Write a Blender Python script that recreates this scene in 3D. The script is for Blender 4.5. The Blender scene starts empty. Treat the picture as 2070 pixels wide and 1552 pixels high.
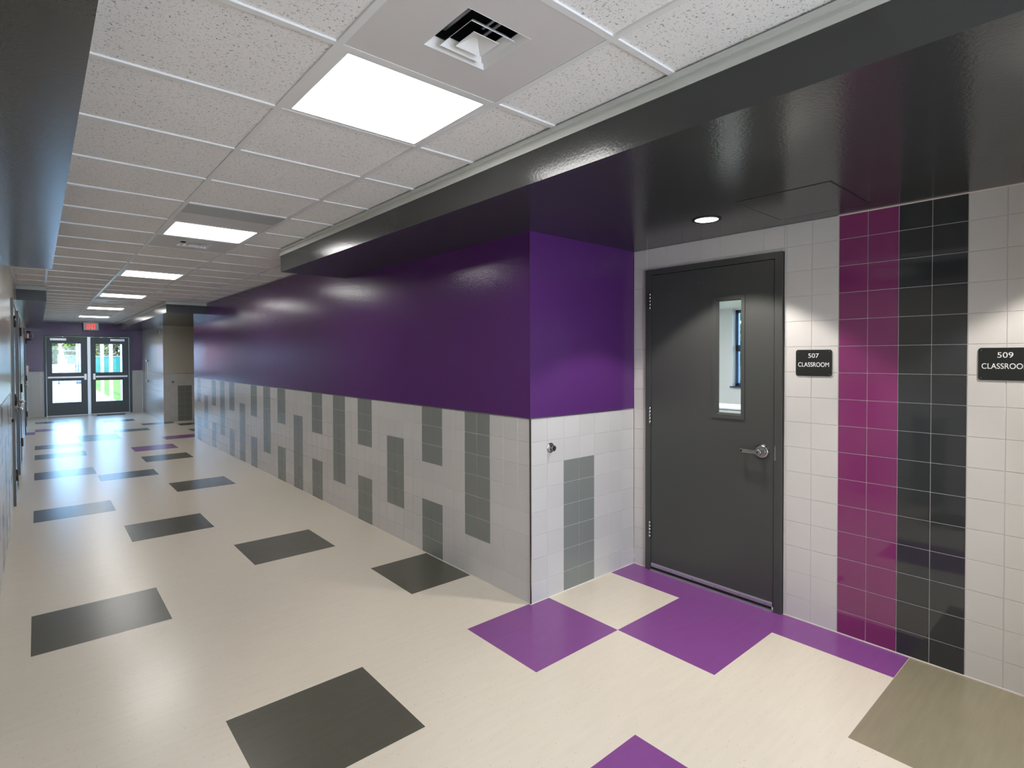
import bpy, bmesh, math, random
from mathutils import Vector, Matrix
random.seed(7)
SC = bpy.context.scene
COL = SC.collection

# ------------------------------------------------------------------ camera
YAW, PITCH, ROLL = 0.7139, math.radians(-.867), math.radians(-.149)
FPX, CXP, CYP, CAMH = 1109.12, 1035.0, 738.32, 1.6005
fw = Vector((math.sin(YAW)*math.cos(PITCH), math.cos(YAW)*math.cos(PITCH), math.sin(PITCH)))
rt = Vector((math.cos(YAW), -math.sin(YAW), 0)); up = rt.cross(fw)
r2 = rt*math.cos(ROLL)+up*math.sin(ROLL); u2 = -rt*math.sin(ROLL)+up*math.cos(ROLL)
cd = bpy.data.cameras.new('camera'); cam = bpy.data.objects.new('camera', cd); COL.objects.link(cam)
M = Matrix.Identity(4)
for i, v in enumerate((r2, u2, -fw)):
    for j in range(3): M[j][i] = v[j]
M.translation = Vector((0, 0, CAMH))
cam.matrix_world = M
cd.sensor_width = 36; cd.sensor_fit = 'HORIZONTAL'; cd.lens = FPX/2070*36
cd.shift_x = (1035-CXP)/2070; cd.shift_y = (CYP-776)/2070
cd.clip_start = .02; cd.clip_end = 500
SC.camera = cam

# ------------------------------------------------------------------ world, sun, exposure
SC.view_settings.view_transform = 'Standard'; SC.view_settings.look = 'None'
SC.view_settings.gamma = 1; SC.view_settings.use_curve_mapping = False
SC.view_settings.exposure = 0.0
W = bpy.data.worlds.new('sky'); SC.world = W; W.use_nodes = True
bg = W.node_tree.nodes['Background']; bg.inputs[0].default_value = (.34, .62, 1.0, 1); bg.inputs[1].default_value = 15.0
sd = bpy.data.lights.new('sun', 'SUN'); sd.energy = 12; sd.angle = .02; sd.color = (1, .96, .88)
sun = bpy.data.objects.new('sun', sd); COL.objects.link(sun)
sun.rotation_euler = (math.radians(38), math.radians(-12), 0)     # sun from behind the building, high
LENS = 18.0     # brightness of the ceiling panels
DOWN = 85.0    # downlights

def area(name, loc, rot, sx, sy, e, col=(1, 1, 1), portal=False):
    l = bpy.data.lights.new(name, 'AREA'); l.shape = 'RECTANGLE'; l.size = sx; l.size_y = sy; l.energy = e; l.color = col
    o = bpy.data.objects.new(name, l); COL.objects.link(o); o.location = loc; o.rotation_euler = rot
    if portal: l.cycles.is_portal = True
    return o
# portal at the exit doorway: guides the sky light in (adds no light of its own)
area('sky_portal', (1.14, 19.86, 1.15), (math.radians(-90), 0, 0), 2.0, 2.2, 0, portal=True)

area('back_window_fill', (1.15, -3.62, 1.24), (math.radians(90), 0, 0), 2.3, 2.28, 100, (1.0, .96, .94))  # added fill lamp outside the back glass, lifts the corridor ambient

# ------------------------------------------------------------------ dimensions
XL, XS, XB, XD = -.205, 1.75, 2.3935, 3.485
LS = .115
YC, YE, YR, YF, YB = 2.585, 12.55, 16.1, 19.7, -3.4
YN = -.86
ZS, ZC, ZR = 2.407, 2.6155, 2.95
TW, TR0, TH = .1495, .1338, .1524
ZW = TR0+7*TH      # 1.2006 wainscot top
CX0, CXP_ = .1020, .6517
CY0, CYP_ = 1.1273, .5994

# ------------------------------------------------------------------ materials
def lin(c): return tuple(((v/255)/12.92 if v/255 <= .04045 else ((v/255+.055)/1.055)**2.4) for v in c)
MATS = {}
def mat(name, rgb, rough=.5, metal=0, spec=.5, noise=None, bump=None, coat=0, var=None, aniso=None):
    m = bpy.data.materials.new(name); m.use_nodes = True; nt = m.node_tree; b = nt.nodes['Principled BSDF']
    c = lin(rgb)+(1,)
    b.inputs['Base Color'].default_value = c; b.inputs['Roughness'].default_value = rough
    b.inputs['Metallic'].default_value = metal; b.inputs['Specular IOR Level'].default_value = spec
    b.inputs['Coat Weight'].default_value = coat; b.inputs['Coat Roughness'].default_value = .05
    tc = nt.nodes.new('ShaderNodeTexCoord'); mp = nt.nodes.new('ShaderNodeMapping')
    nt.links.new(tc.outputs['Object'], mp.inputs[0])
    if noise:   # (scale, amount, stretch xyz)
        n = nt.nodes.new('ShaderNodeTexNoise'); n.inputs['Scale'].default_value = noise[0]; n.inputs['Detail'].default_value = 4
        mp.inputs['Scale'].default_value = noise[2]; nt.links.new(mp.outputs[0], n.inputs[0])
        mx = nt.nodes.new('ShaderNodeMix'); mx.data_type = 'RGBA'
        d = noise[1]
        mx.inputs[6].default_value = tuple(min(1, v*(1-d)) for v in c[:3])+(1,)
        mx.inputs[7].default_value = tuple(min(1, v*(1+d)) for v in c[:3])+(1,)
        nt.links.new(n.outputs[0], mx.inputs[0]); nt.links.new(mx.outputs[2], b.inputs['Base Color'])
    if bump:    # (scale, strength, stretch)
        n = nt.nodes.new('ShaderNodeTexNoise'); n.inputs['Scale'].default_value = bump[0]; n.inputs['Detail'].default_value = 2
        m2 = nt.nodes.new('ShaderNodeMapping'); nt.links.new(tc.outputs['Object'], m2.inputs[0]); m2.inputs['Scale'].default_value = bump[2]
        nt.links.new(m2.outputs[0], n.inputs[0])
        bp = nt.nodes.new('ShaderNodeBump'); bp.inputs['Strength'].default_value = bump[1]; bp.inputs['Distance'].default_value = .002
        nt.links.new(n.outputs[0], bp.inputs['Height']); nt.links.new(bp.outputs[0], b.inputs['Normal'])
    MATS[name] = m
    return m
def emis(name, rgb, s):
    m = bpy.data.materials.new(name); m.use_nodes = True; nt = m.node_tree; nt.nodes.clear()
    e = nt.nodes.new('ShaderNodeEmission'); e.inputs[0].default_value = lin(rgb)+(1,); e.inputs[1].default_value = s
    o = nt.nodes.new('ShaderNodeOutputMaterial'); nt.links.new(e.outputs[0], o.inputs[0]); MATS[name] = m; return m
def glassmat(name, tint=(1, 1, 1)):
    m = bpy.data.materials.new(name); m.use_nodes = True; nt = m.node_tree; nt.nodes.clear()
    t = nt.nodes.new('ShaderNodeBsdfTransparent'); t.inputs[0].default_value = tint+(1,)
    g = nt.nodes.new('ShaderNodeBsdfGlossy'); g.inputs['Roughness'].default_value = .02
    f = nt.nodes.new('ShaderNodeFresnel'); f.inputs[0].default_value = 1.35
    x = nt.nodes.new('ShaderNodeMixShader'); o = nt.nodes.new('ShaderNodeOutputMaterial')
    nt.links.new(f.outputs[0], x.inputs[0]); nt.links.new(t.outputs[0], x.inputs[1]); nt.links.new(g.outputs[0], x.inputs[2])
    nt.links.new(x.outputs[0], o.inputs[0]); MATS[name] = m; return m

one = (1, 1, 1)
PURPLE = mat('purple_paint', (82, 40, 102), .20, spec=.32, bump=(70, .35, (1, 1, 1)))
PALEP = mat('pale_paint', (190, 184, 170), .19, bump=(70, .35, (1, 1, 1)))
DARKP = mat('charcoal_paint', (54, 55, 55), .20, bump=(80, .25, (1, 1, 1)))
GROUT = mat('grout', (196, 190, 190), .8)
TL = mat('tile_pale', (194, 191, 188), .24, noise=(3, .03, one))
TL2 = mat('tile_pale_b', (197, 194, 191), .24, noise=(3, .03, one))
TG = mat('tile_grey', (124, 127, 123), .24, noise=(3, .04, one))
TWH = mat('tile_white', (206, 202, 198), .33, noise=(3, .03, one))
TM = mat('tile_magenta', (126, 48, 100), .05, spec=.6, noise=(2, .06, one))
TDK = mat('tile_charcoal', (50, 52, 54), .05, spec=.6, noise=(2, .06, one))
DOORP = mat('door_grey_paint', (68, 69, 67), .38, bump=(120, .1, one))
EXITP = mat('exit_door_paint', (52, 66, 74), .35)
STEEL = mat('brushed_steel', (190, 190, 188), .25, metal=1)
CHROME = mat('chrome', (215, 215, 212), .1, metal=1)
DKMET = mat('dark_metal', (70, 66, 62), .35, metal=1)
ALU = mat('satin_aluminium', (200, 204, 208), .35, metal=.8)
WHITE = mat('white_enamel', (226, 225, 224), .28)
TRIMW = mat('trim_white', (196, 197, 192), .4)
BLACK = mat('black_plastic', (26, 28, 27), .4)
RUB = mat('black_rubber', (16, 16, 16), .7)
RED = mat('red_plastic', (190, 30, 34), .4)
LETW = mat('white_lettering', (240, 240, 238), .5)
CAULK = mat('pale_caulk', (226, 216, 208), .6)
LENSM = emis('light_lens', (255, 253, 249), LENS)
DLENS = emis('downlight_lens', (255, 244, 226), 12)
EXITR = emis('exit_red', (255, 52, 40), 2.2)
GLASS = glassmat('door_glass', (.93, .97, .98))
GLASS2 = glassmat('window_glass')
GLASSW = glassmat('warm_tinted_glass', (1, .93, .86))  # tint added to warm the light coming through the back glazing
SMOOTH = mat('smooth_panel', (208, 204, 202), .4)
GREYP = mat('panel_reflection_grey', (170, 174, 174), .4)  # grey painted in for a reflection on the smooth panel

def floor_mat(name, rgb, speck, rough=.25, streak=.05):
    m = bpy.data.materials.new(name); m.use_nodes = True; nt = m.node_tree; b = nt.nodes['Principled BSDF']
    L = nt.links.new; N = nt.nodes.new
    tc = N('ShaderNodeTexCoord'); c = lin(rgb)
    n1 = N('ShaderNodeTexNoise'); n1.inputs['Scale'].default_value = 9; n1.inputs['Detail'].default_value = 5
    mp = N('ShaderNodeMapping'); mp.inputs['Scale'].default_value = (.5, 4, 1); L(tc.outputs['Object'], mp.inputs[0]); L(mp.outputs[0], n1.inputs[0])
    a = N('ShaderNodeMix'); a.data_type = 'RGBA'
    a.inputs[6].default_value = tuple(v*(1-streak) for v in c)+(1,); a.inputs[7].default_value = tuple(v*(1+streak) for v in c)+(1,)
    L(n1.outputs[0], a.inputs[0])
    v = N('ShaderNodeTexVoronoi'); v.inputs['Scale'].default_value = 42; v.inputs['Randomness'].default_value = 1; L(tc.outputs['Object'], v.inputs[0])
    n2 = N('ShaderNodeTexNoise'); n2.inputs['Scale'].default_value = 7; n2.inputs['Detail'].default_value = 2; L(tc.outputs['Object'], n2.inputs[0])
    r = N('ShaderNodeMath'); r.operation = 'LESS_THAN'; L(v.outputs['Distance'], r.inputs[0]); r.inputs[1].default_value = .11
    k = N('ShaderNodeMath'); k.operation = 'MULTIPLY'; L(r.outputs[0], k.inputs[0]); L(n2.outputs[0], k.inputs[1])
    bx = N('ShaderNodeMix'); bx.data_type = 'RGBA'; L(k.outputs[0], bx.inputs[0]); L(a.outputs[2], bx.inputs[6]); bx.inputs[7].default_value = lin(speck)+(1,)
    L(bx.outputs[2], b.inputs['Base Color'])
    b.inputs['Roughness'].default_value = rough
    bp = N('ShaderNodeBump'); bp.inputs['Strength'].default_value = .12; bp.inputs['Distance'].default_value = .001
    n3 = N('ShaderNodeTexNoise'); n3.inputs['Scale'].default_value = 60; n3.inputs['Detail'].default_value = 2; L(tc.outputs['Object'], n3.inputs[0])
    L(n3.outputs[0], bp.inputs['Height']); L(bp.outputs[0], b.inputs['Normal'])
    MATS[name] = m; return m
FB = floor_mat('floor_cream', (224, 214, 198), (176, 166, 150))
FG = floor_mat('floor_grey', (88, 86, 76), (108, 105, 92), streak=.1)
FP = floor_mat('floor_purple', (132, 74, 142), (120, 66, 132), streak=.06)
FO = floor_mat('floor_olive', (142, 134, 112), (158, 150, 128), streak=.12)

def ceil_mat():
    m = bpy.data.materials.new('acoustic_tile'); m.use_nodes = True; nt = m.node_tree; b = nt.nodes['Principled BSDF']
    L = nt.links.new; N = nt.nodes.new; tc = N('ShaderNodeTexCoord')
    n = N('ShaderNodeTexNoise'); n.inputs['Scale'].default_value = 125; n.inputs['Detail'].default_value = 2; n.inputs['Distortion'].default_value = 1.2
    L(tc.outputs['Object'], n.inputs[0])
    cr = N('ShaderNodeValToRGB'); e = cr.color_ramp.elements
    e[0].position = .335; e[0].color = lin((150, 145, 141))+(1,); e[1].position = .385; e[1].color = lin((236, 233, 231))+(1,)
    L(n.outputs[0], cr.inputs[0]); L(cr.outputs[0], b.inputs['Base Color']); b.inputs['Roughness'].default_value = .85
    bp = N('ShaderNodeBump'); bp.inputs['Strength'].default_value = .3; bp.inputs['Distance'].default_value = .003
    L(n.outputs[0], bp.inputs['Height']); L(bp.outputs[0], b.inputs['Normal'])
    return m
ACT = ceil_mat()

# ------------------------------------------------------------------ mesh helpers
class MB:
    def __init__(s): s.bm = bmesh.new(); s.mats = []
    def mi(s, m):
        if m not in s.mats: s.mats.append(m)
        return s.mats.index(m)
    def box(s, x0, x1, y0, y1, z0, z1, m, bev=0):
        x0, x1 = sorted((x0, x1)); y0, y1 = sorted((y0, y1)); z0, z1 = sorted((z0, z1))
        c = [s.bm.verts.new((x, y, z)) for x in (x0, x1) for y in (y0, y1) for z in (z0, z1)]
        fs = [s.bm.faces.new([c[i] for i in q]) for q in ((0, 1, 3, 2), (4, 6, 7, 5), (0, 4, 5, 1), (2, 3, 7, 6), (0, 2, 6, 4), (1, 5, 7, 3))]
        k = s.mi(m)
        for f in fs: f.material_index = k
        if bev:
            es = list({e for f in fs for e in f.edges})
            r = bmesh.ops.bevel(s.bm, geom=es, offset=bev, segments=2, affect='EDGES', profile=.7)
            for f in r['faces']: f.material_index = k
        return s
    def quad(s, pts, m):
        f = s.bm.faces.new([s.bm.verts.new(p) for p in pts]); f.material_index = s.mi(m); return f
    def prism(s, poly, z0, z1, m):
        k = s.mi(m)
        a = [s.bm.verts.new((x, y, z0)) for x, y in poly]; b = [s.bm.verts.new((x, y, z1)) for x, y in poly]
        n = len(poly); fs = [s.bm.faces.new(a[::-1]), s.bm.faces.new(b)]
        for i in range(n): fs.append(s.bm.faces.new([a[i], a[(i+1) % n], b[(i+1) % n], b[i]]))
        for f in fs: f.material_index = k
        return s
    def tube(s, p0, p1, r, m, seg=24, rb=None, caps=True):
        p0, p1 = Vector(p0), Vector(p1); d = (p1-p0).normalized(); rb = r if rb is None else rb
        t = d.cross(Vector((0, 0, 1)) if abs(d.z) < .9 else Vector((1, 0, 0))).normalized(); q = d.cross(t); k = s.mi(m)
        A = [s.bm.verts.new(p0+(t*math.cos(6.28318*i/seg)+q*math.sin(6.28318*i/seg))*r) for i in range(seg)]
        B = [s.bm.verts.new(p1+(t*math.cos(6.28318*i/seg)+q*math.sin(6.28318*i/seg))*rb) for i in range(seg)]
        for i in range(seg):
            f = s.bm.faces.new([A[i], A[(i+1) % seg], B[(i+1) % seg], B[i]]); f.material_index = k; f.smooth = seg > 8
        if caps:
            f = s.bm.faces.new(A[::-1]); f.material_index = k; f = s.bm.faces.new(B); f.material_index = k
        return s
    def sphere(s, c, r, m, sc=(1, 1, 1), seg=20):
        k = s.mi(m); n0 = len(s.bm.faces)
        r_ = bmesh.ops.create_uvsphere(s.bm, u_segments=seg, v_segments=seg//2, radius=r, matrix=Matrix.Translation(c) @ Matrix.Diagonal((*sc, 1)))
        for f in {f for v in r_['verts'] for f in v.link_faces}: f.material_index = k; f.smooth = True
        return s
    def build(s, name, parent=None, **props):
        bmesh.ops.recalc_face_normals(s.bm, faces=s.bm.faces)
        me = bpy.data.meshes.new(name); s.bm.to_mesh(me); s.bm.free()
        for m in s.mats: me.materials.append(m)
        o = bpy.data.objects.new(name, me); COL.objects.link(o)
        if parent:
            o.parent = parent
            w = Vector((0, 0, 0)); p = parent
            while p: w += p.location; p = p.parent
            me.transform(Matrix.Translation(-w))
        for k, v in props.items(): o[k] = v
        return o
def empty(name, loc=(0, 0, 0), **props):
    o = bpy.data.objects.new(name, None); COL.objects.link(o); o.location = loc; o.empty_display_size = .1
    for k, v in props.items(): o[k] = v
    return o
def thing(name, label, category, loc, group=None):
    o = empty(name, loc, label=label, category=category)
    if group: o['group'] = group
    return o
ST = dict(kind='structure')

# ------------------------------------------------------------------ floor
RECTS = []
a, b, c_, d, e_, f_ = -.043, .611, 1.255, 1.898, 2.556, 3.205
def R(x0, x1, y0, y1, m): RECTS.append((x0, x1, y0, y1, m))
R(a, b, 3.897, 4.505, FG); R(b, c_, 2.028, 2.638, FG); R(c_, d, 4.486, 5.092, FG); R(d, XB, 3.231, 3.836, FG)
R(b, c_, 5.757, 6.370, FG); R(a, b, 7.055, 7.612, FG); R(c_, d, 7.560, 8.153, FG); R(b, c_, 8.865, 9.365, FG)
R(a, b, 9.512, 10.115, FG); R(c_, d, 10.045, 10.640, FG); R(c_, d, 11.278, 11.886, FP); R(a, b, 11.404, 11.982, FG)
R(a, b, 12.655, 13.227, FG); R(XL, a, 15.213, 15.746, FP); R(a, b, 15.717, 16.245, FP); R(a, b, 17.62, 18.14, FG)
R(b, c_, 13.29, 14.35, FG); R(c_, d, 14.475, 14.978, FG); R(c_, d, 16.88, 17.44, FG); R(c_, d, 18.91, 19.38, FG)
R(d, e_, 15.588, 16.04, FG); R(e_, f_, 14.934, 15.455, FG); R(d, e_, 12.56, 13.105, FP); R(e_, f_, 13.6, 14.1, FG)
R(d, e_, 2.009, 2.60, FP); R(f_, XD, .805, YC, FP); R(e_, f_, 1.403, 2.010, FP); R(e_, XD, -.40, .803, FO)
R(c_, d, .80, 1.400, FP); R(a, b, .80, 1.40, FG); R(b, c_, -.4, .2, FG)
def build_floor():
    xs = sorted({XL-.1, XD+.1, *[r[0] for r in RECTS], *[r[1] for r in RECTS]})
    ys = sorted({YB-.1, YF+.1, *[r[2] for r in RECTS], *[r[3] for r in RECTS]})
    mb = MB(); V = {}
    def v(i, j):
        if (i, j) not in V: V[(i, j)] = mb.bm.verts.new((xs[i], ys[j], 0))
        return V[(i, j)]
    for i in range(len(xs)-1):
        for j in range(len(ys)-1):
            cx, cy = (xs[i]+xs[i+1])/2, (ys[j]+ys[j+1])/2; m = FB
            for r in RECTS:
                if r[0] < cx < r[1] and r[2] < cy < r[3]: m = r[4]
            f = mb.bm.faces.new([v(i, j), v(i+1, j), v(i+1, j+1), v(i, j+1)]); f.material_index = mb.mi(m)
    r = bmesh.ops.extrude_face_region(mb.bm, geom=list(mb.bm.faces))
    bmesh.ops.translate(mb.bm, verts=[g for g in r['geom'] if isinstance(g, bmesh.types.BMVert)], vec=(0, 0, -.08))
    mb.build('floor', **ST)
build_floor()

# ------------------------------------------------------------------ walls
# a wall is a slab; its visible face is a plane axis='x' (at x=p, facing sgn) or 'y'; u runs along the other axis
def wall(name, axis, p, sgn, pieces, u_lines, z_lines, tile_fn, paint, thick=.12, ins=(0, 0)):
    """pieces: (u0,u1,z0,z1,kind) kind 'tile' or 'paint'"""
    mb = MB(); G = .0012
    def bx(u0, u1, d0, d1, z0, z1, m):
        q0, q1 = p+sgn*d0, p+sgn*d1
        if axis == 'x': mb.box(q0, q1, u0, u1, z0, z1, m)
        else: mb.box(u0, u1, q0, q1, z0, z1, m)
    def fq(u0, u1, z0, z1, dpt, m):
        q = p+sgn*dpt
        P = [(q, u0, z0), (q, u1, z0), (q, u1, z1), (q, u0, z1)] if axis == 'x' else [(u0, q, z0), (u1, q, z0), (u1, q, z1), (u0, q, z1)]
        return P
    for (u0, u1, z0, z1, kind) in pieces:
        if kind == 'paint':
            bx(u0+ins[0], u1-ins[1], -thick, 0, z0, z1, paint); continue
        bx(u0+ins[0], u1-ins[1], -thick, -.0022, z0, z1, GROUT)
        us = [u0]+[u for u in u_lines if u0+.004 < u < u1-.004]+[u1]
        zz = [z0]+[z for z in z_lines if z0+.004 < z < z1-.004]+[z1]
        for i in range(len(us)-1):
            for j in range(len(zz)-1):
                m = tile_fn((us[i]+us[i+1])/2, (zz[j]+zz[j+1])/2); k = mb.mi(m)
                A = [mb.bm.verts.new(v) for v in fq(us[i]+G, us[i+1]-G, zz[j]+G, zz[j+1]-G, -.0022, m)]
                B = [mb.bm.verts.new(v) for v in fq(us[i]+G+.0013, us[i+1]-G-.0013, zz[j]+G+.0013, zz[j+1]-G-.0013, 0, m)]
                f = mb.bm.faces.new(B); f.material_index = k
                for q in range(4):
                    f = mb.bm.faces.new([A[q], A[(q+1) % 4], B[(q+1) % 4], B[q]]); f.material_index = k
    return mb.build(name, **ST)
ZL = [TR0+TH*n for n in range(0, 20)]
def rowof(z): return 0 if z < TR0 else 1+int((z-TR0)/TH)
def colpat(u, z, start, step):
    j = math.floor((u-start)/(2*2*TW*step)); r = rowof(z)
    if (u-start)-j*4*TW*step > 2*TW*step: return False
    kinds = ['up', 'hh', 'mid', 'hh', 'up', 'hh', 'lo', 'hh', 'up', 'hh', 'lo', 'hh']
    k = kinds[j % 12]
    return {'up': r >= 2, 'hh': r >= 5 or r <= 2, 'mid': 2 <= r <= 5, 'lo': r <= 5}[k]
def fnB(u, z): return TG if u > 2.9 and colpat(u, z, 3.004, 1) else (TL if (int(u*40)+int(z*7)) % 3 else TL2)
def fnL(u, z): return TG if colpat(u+.4, z, 3.004, 1) else TL
def fnC(u, z): return TG if 2.703 < u < 3.019 and z < TR0+5*TH else (TL if (int(u*9)+int(z*7)) % 2 else TL2)
def fnE(u, z): return TG if 0 else TL
def fnD(u, z):
    k = (1.156-u)/.1446
    if 0 < k < 2: return TM
    if 2 < k < 4: return TDK
    return TWH
uB = [2.5555+TW*k for k in range(-80, 80)]
uC = [2.545+.158*k for k in range(-1, 9)]
uD = [1.156+.1446*k for k in range(-40, 12)]
uC2 = [2.407+.158*k for k in range(-20, 9)]
wall('wall_right', 'x', XB, -1, [(YC, YE, 0, ZW, 'tile'), (YC, YE, ZW, ZC, 'paint')], uB, ZL, fnB, PURPLE, thick=.3, ins=(.003, .003))
wall('wall_corner', 'y', YC, -1, [(XB, XD, 0, ZW, 'tile'), (XB, XD, ZW, ZS, 'paint')], uC, ZL, fnC, PURPLE, thick=.3, ins=(.003, 0))
wall('wall_classroom_entry', 'x', XD, -1, [(2.467, YC, 0, ZS, 'tile'), (1.46, 2.467, 2.247, ZS, 'tile'), (YN, 1.46, 0, ZS, 'tile')], uD, ZL, fnD, TWH, thick=.15)
wall('wall_right_near', 'x', XB, -1, [(YB, YN, 0, ZW, 'tile'), (YB, YN, ZW, ZC, 'paint')], uB, ZL, fnB, PURPLE, thick=.2, ins=(0, .003))
wall('wall_corner_near', 'y', YN, 1, [(XB, XD, 0, ZW, 'tile'), (XB, XD, ZW, ZS, 'paint')], uC, ZL, fnC, PURPLE, thick=.2, ins=(.003, 0))
wall('wall_recess_front', 'y', YE, 1, [(XB+.001, XD, 0, ZW, 'tile'), (XB+.001, XD, ZW, ZS, 'paint')], uC, ZL, fnC, PALEP, thick=.2, ins=(.003, 0))
wall('wall_recess_back', 'x', XD, -1, [(YE, YR, 0, ZS, 'tile')], uB, ZL, fnE, PALEP)
wall('wall_recess_far', 'y', YR, -1, [(XB, XD, 0, ZW, 'tile'), (XB, XD, ZW, ZS, 'paint')], uC, ZL, fnC, PALEP, thick=.3, ins=(.003, 0))
wall('wall_right_far', 'x', XB, -1, [(YR, YF, 0, ZW, 'tile'), (YR, YF, ZW, ZC, 'paint')], uB, ZL, fnB, PALEP, thick=.3, ins=(.003, 0))
EX0, EX1, EZ = .147, 2.137, 2.24
wall('wall_far', 'y', YF, -1, [(XL, EX0, 0, 1.235, 'tile'), (XL, EX0, 1.235, ZC, 'paint'), (EX0, EX1, EZ, ZC, 'paint'), (EX1, XB, 0, 1.235, 'tile'), (EX1, XB, 1.235, ZC, 'paint')],
     uC2, ZL, fnE, PURPLE, thick=.2)
ZWL = 1.245
zL2 = sorted(ZWL-TH*n for n in range(0, 9))
DL = [(7.98, 9.02), (10.08, 11.2), (15.65, 16.72)]
pcs = []; prev = YB
for q0, q1 in DL:
    pcs += [(prev, q0, 0, ZWL, 'tile'), (prev, q0, ZWL, ZC, 'paint'), (q0, q1, 2.25, ZC, 'paint')]; prev = q1
pcs += [(prev, YF, 0, ZWL, 'tile'), (prev, YF, ZWL, ZC, 'paint')]
wall('wall_left', 'x', XL, 1, pcs, uB, zL2, fnL, PALEP)
wall('wall_back', 'y', YB, 1, [(XL, 0, 0, ZW, 'tile'), (XL, 0, ZW, ZC, 'paint'), (2.3, XB, 0, ZW, 'tile'), (2.3, XB, ZW, ZC, 'paint'), (0, 2.3, 0, .1, 'tile'), (0, 2.3, 2.38, ZC, 'paint')], uC2, ZL, fnE, PALEP)
wn = empty('window_back_added', (1.15, YB, .3), **ST)  # unseen glazing added in the back wall to let daylight in
mb = MB()
for x in (0, 1.13, 2.26): mb.box(x, x+.04, YB-.08, YB-.02, .1, 2.38, EXITP)
for z in (.1, 1.1, 2.34): mb.box(0, 2.3, YB-.08, YB-.02, z, z+.04, EXITP)
mb.build('window_frame', wn); MB().box(0, 2.3, YB-.055, YB-.05, .1, 2.38, GLASSW).build('pane', wn)
area('sky_portal_back', (1.15, YB-.1, 1.24), (math.radians(90), 0, 0), 2.3, 2.28, 0, portal=True)

# thin lines: wainscot caps, corner guards, caulk joint at the floor
n_tr = [0]
def trim(fn):
    n_tr[0] += 1; mb = MB(); fn(mb); mb.build('trim_%d' % n_tr[0], **ST)
trim(lambda m: m.box(XB-.004, XB, YC-.004, YE, ZW-.002, ZW+.005, STEEL))
trim(lambda m: m.box(XB-.004, XD, YC-.004, YC, ZW-.002, ZW+.005, STEEL))
trim(lambda m: m.box(XL, XL+.004, YB, 7.95, ZWL-.002, ZWL+.006, STEEL))
trim(lambda m: m.box(XB, XD, YR-.004, YR, ZW-.002, ZW+.006, STEEL))
trim(lambda m: (m.box(XB-.0035, XB, YC-.0035, YC+.006, 0, ZW, STEEL), m.box(XB-.0035, XB+.006, YC-.0035, YC, 0, ZW, STEEL)))
trim(lambda m: m.box(XB-.003, XB+.004, YC-.003, YC+.003, ZW+.005, ZS, PURPLE))
trim(lambda m: (m.box(XD-.004, XD, YN, 1.455, 0, .006, CAULK), m.box(XD-.004, XD, 2.47, YC, 0, .006, CAULK)))
trim(lambda m: m.box(XB-.004, XD, YC-.004, YC, 0, .005, CAULK))
trim(lambda m: m.box(XB-.004, XB, YC, YE, 0, .005, CAULK))
trim(lambda m: m.box(XD-.003, XD, YN, 1.16, ZS-.006, ZS, CAULK))

# ------------------------------------------------------------------ soffits
def soffit(name, poly, faces):
    MB().prism(poly, ZS, ZC-.002, DARKP).build(name, **ST)
soffit('ceiling_soffit_right', [(XS, YB), (XB, YB), (XB, YN), (XD, YN), (XD, YC), (XB, YC), (XB, 5.35), (XS, 5.35)], 0)
soffit('ceiling_soffit_right_far', [(XS, 11.4), (XB, 11.4), (XB, YE), (XD, YE), (XD, YR), (XB, YR), (XB, YF), (XS, YF)], 0)
soffit('ceiling_soffit_left', [(XL, YB), (LS, YB), (LS, 6.49), (XL, 6.49)], 0)
soffit('ceiling_soffit_left_far', [(XL, 10.2), (LS, 10.2), (LS, YF), (XL, YF)], 0)
def lmold(mb, axis, p, sgn, u0, u1):
    for z0, z1, o in ((2.558, 2.582, .004), (2.582, 2.597, .001), (2.597, ZC, .013)):
        if axis == 'x': mb.box(p, p+sgn*o, u0, u1, z0, z1, TRIMW)
        else: mb.box(u0, u1, p, p+sgn*o, z0, z1, TRIMW)
trim(lambda m: (lmold(m, 'x', XS, -1, YB, 5.36), lmold(m, 'y', 5.35, 1, XS, XB)))
trim(lambda m: (lmold(m, 'x', XS, -1, 11.39, YF), lmold(m, 'y', 11.4, -1, XS, XB)))
trim(lambda m: (lmold(m, 'x', LS, 1, YB, 6.5), lmold(m, 'y', 6.49, 1, XL, LS)))
trim(lambda m: (lmold(m, 'x', LS, 1, 10.19, YF), lmold(m, 'y', 10.2, -1, XL, LS)))
trim(lambda m: (m.box(XL, XL+.02, 6.5, 10.19, ZC-.03, ZC, TRIMW), m.box(XB-.02, XB, 5.36, 11.39, ZC-.004, ZC, TRIMW), m.box(XS, LS, YF-.02, YF, ZC-.012, ZC, TRIMW)))

# ------------------------------------------------------------------ ceiling
FIX = {}
for k in (-4, 1, 6, 11, 16, 21, 26): FIX[(1, k)] = 'light'
for k in (0, 7, 18): FIX[(1, k)] = 'diffuser'
FIX[(1, 5)] = 'panel'
croot = empty('ceiling', (0, 0, ZC), **ST)
mb = MB(); TZ = ZC+.008
xcols = [XL, CX0]+[CX0+CXP_*i for i in (1, 2, 3)]+[XB]
for i in range(len(xcols)-1):
    for k in range(-16, 32):
        y0, y1 = CY0+CYP_*k, CY0+CYP_*(k+1)
        y0, y1 = max(y0, YB), min(y1, YF)
        if y1 <= y0+.01: continue
        if (i-1, k) in FIX and i == 2 or (i == 2 and (1, k) in FIX): continue
        mb.box(xcols[i], xcols[i+1], y0, y1, TZ, TZ+.015, ACT)
mb.build('tile_field', croot)
mb = MB()
for x in xcols[1:-1]: mb.box(x-.012, x+.012, YB, YF, ZC, TZ+.004, WHITE)
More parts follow.
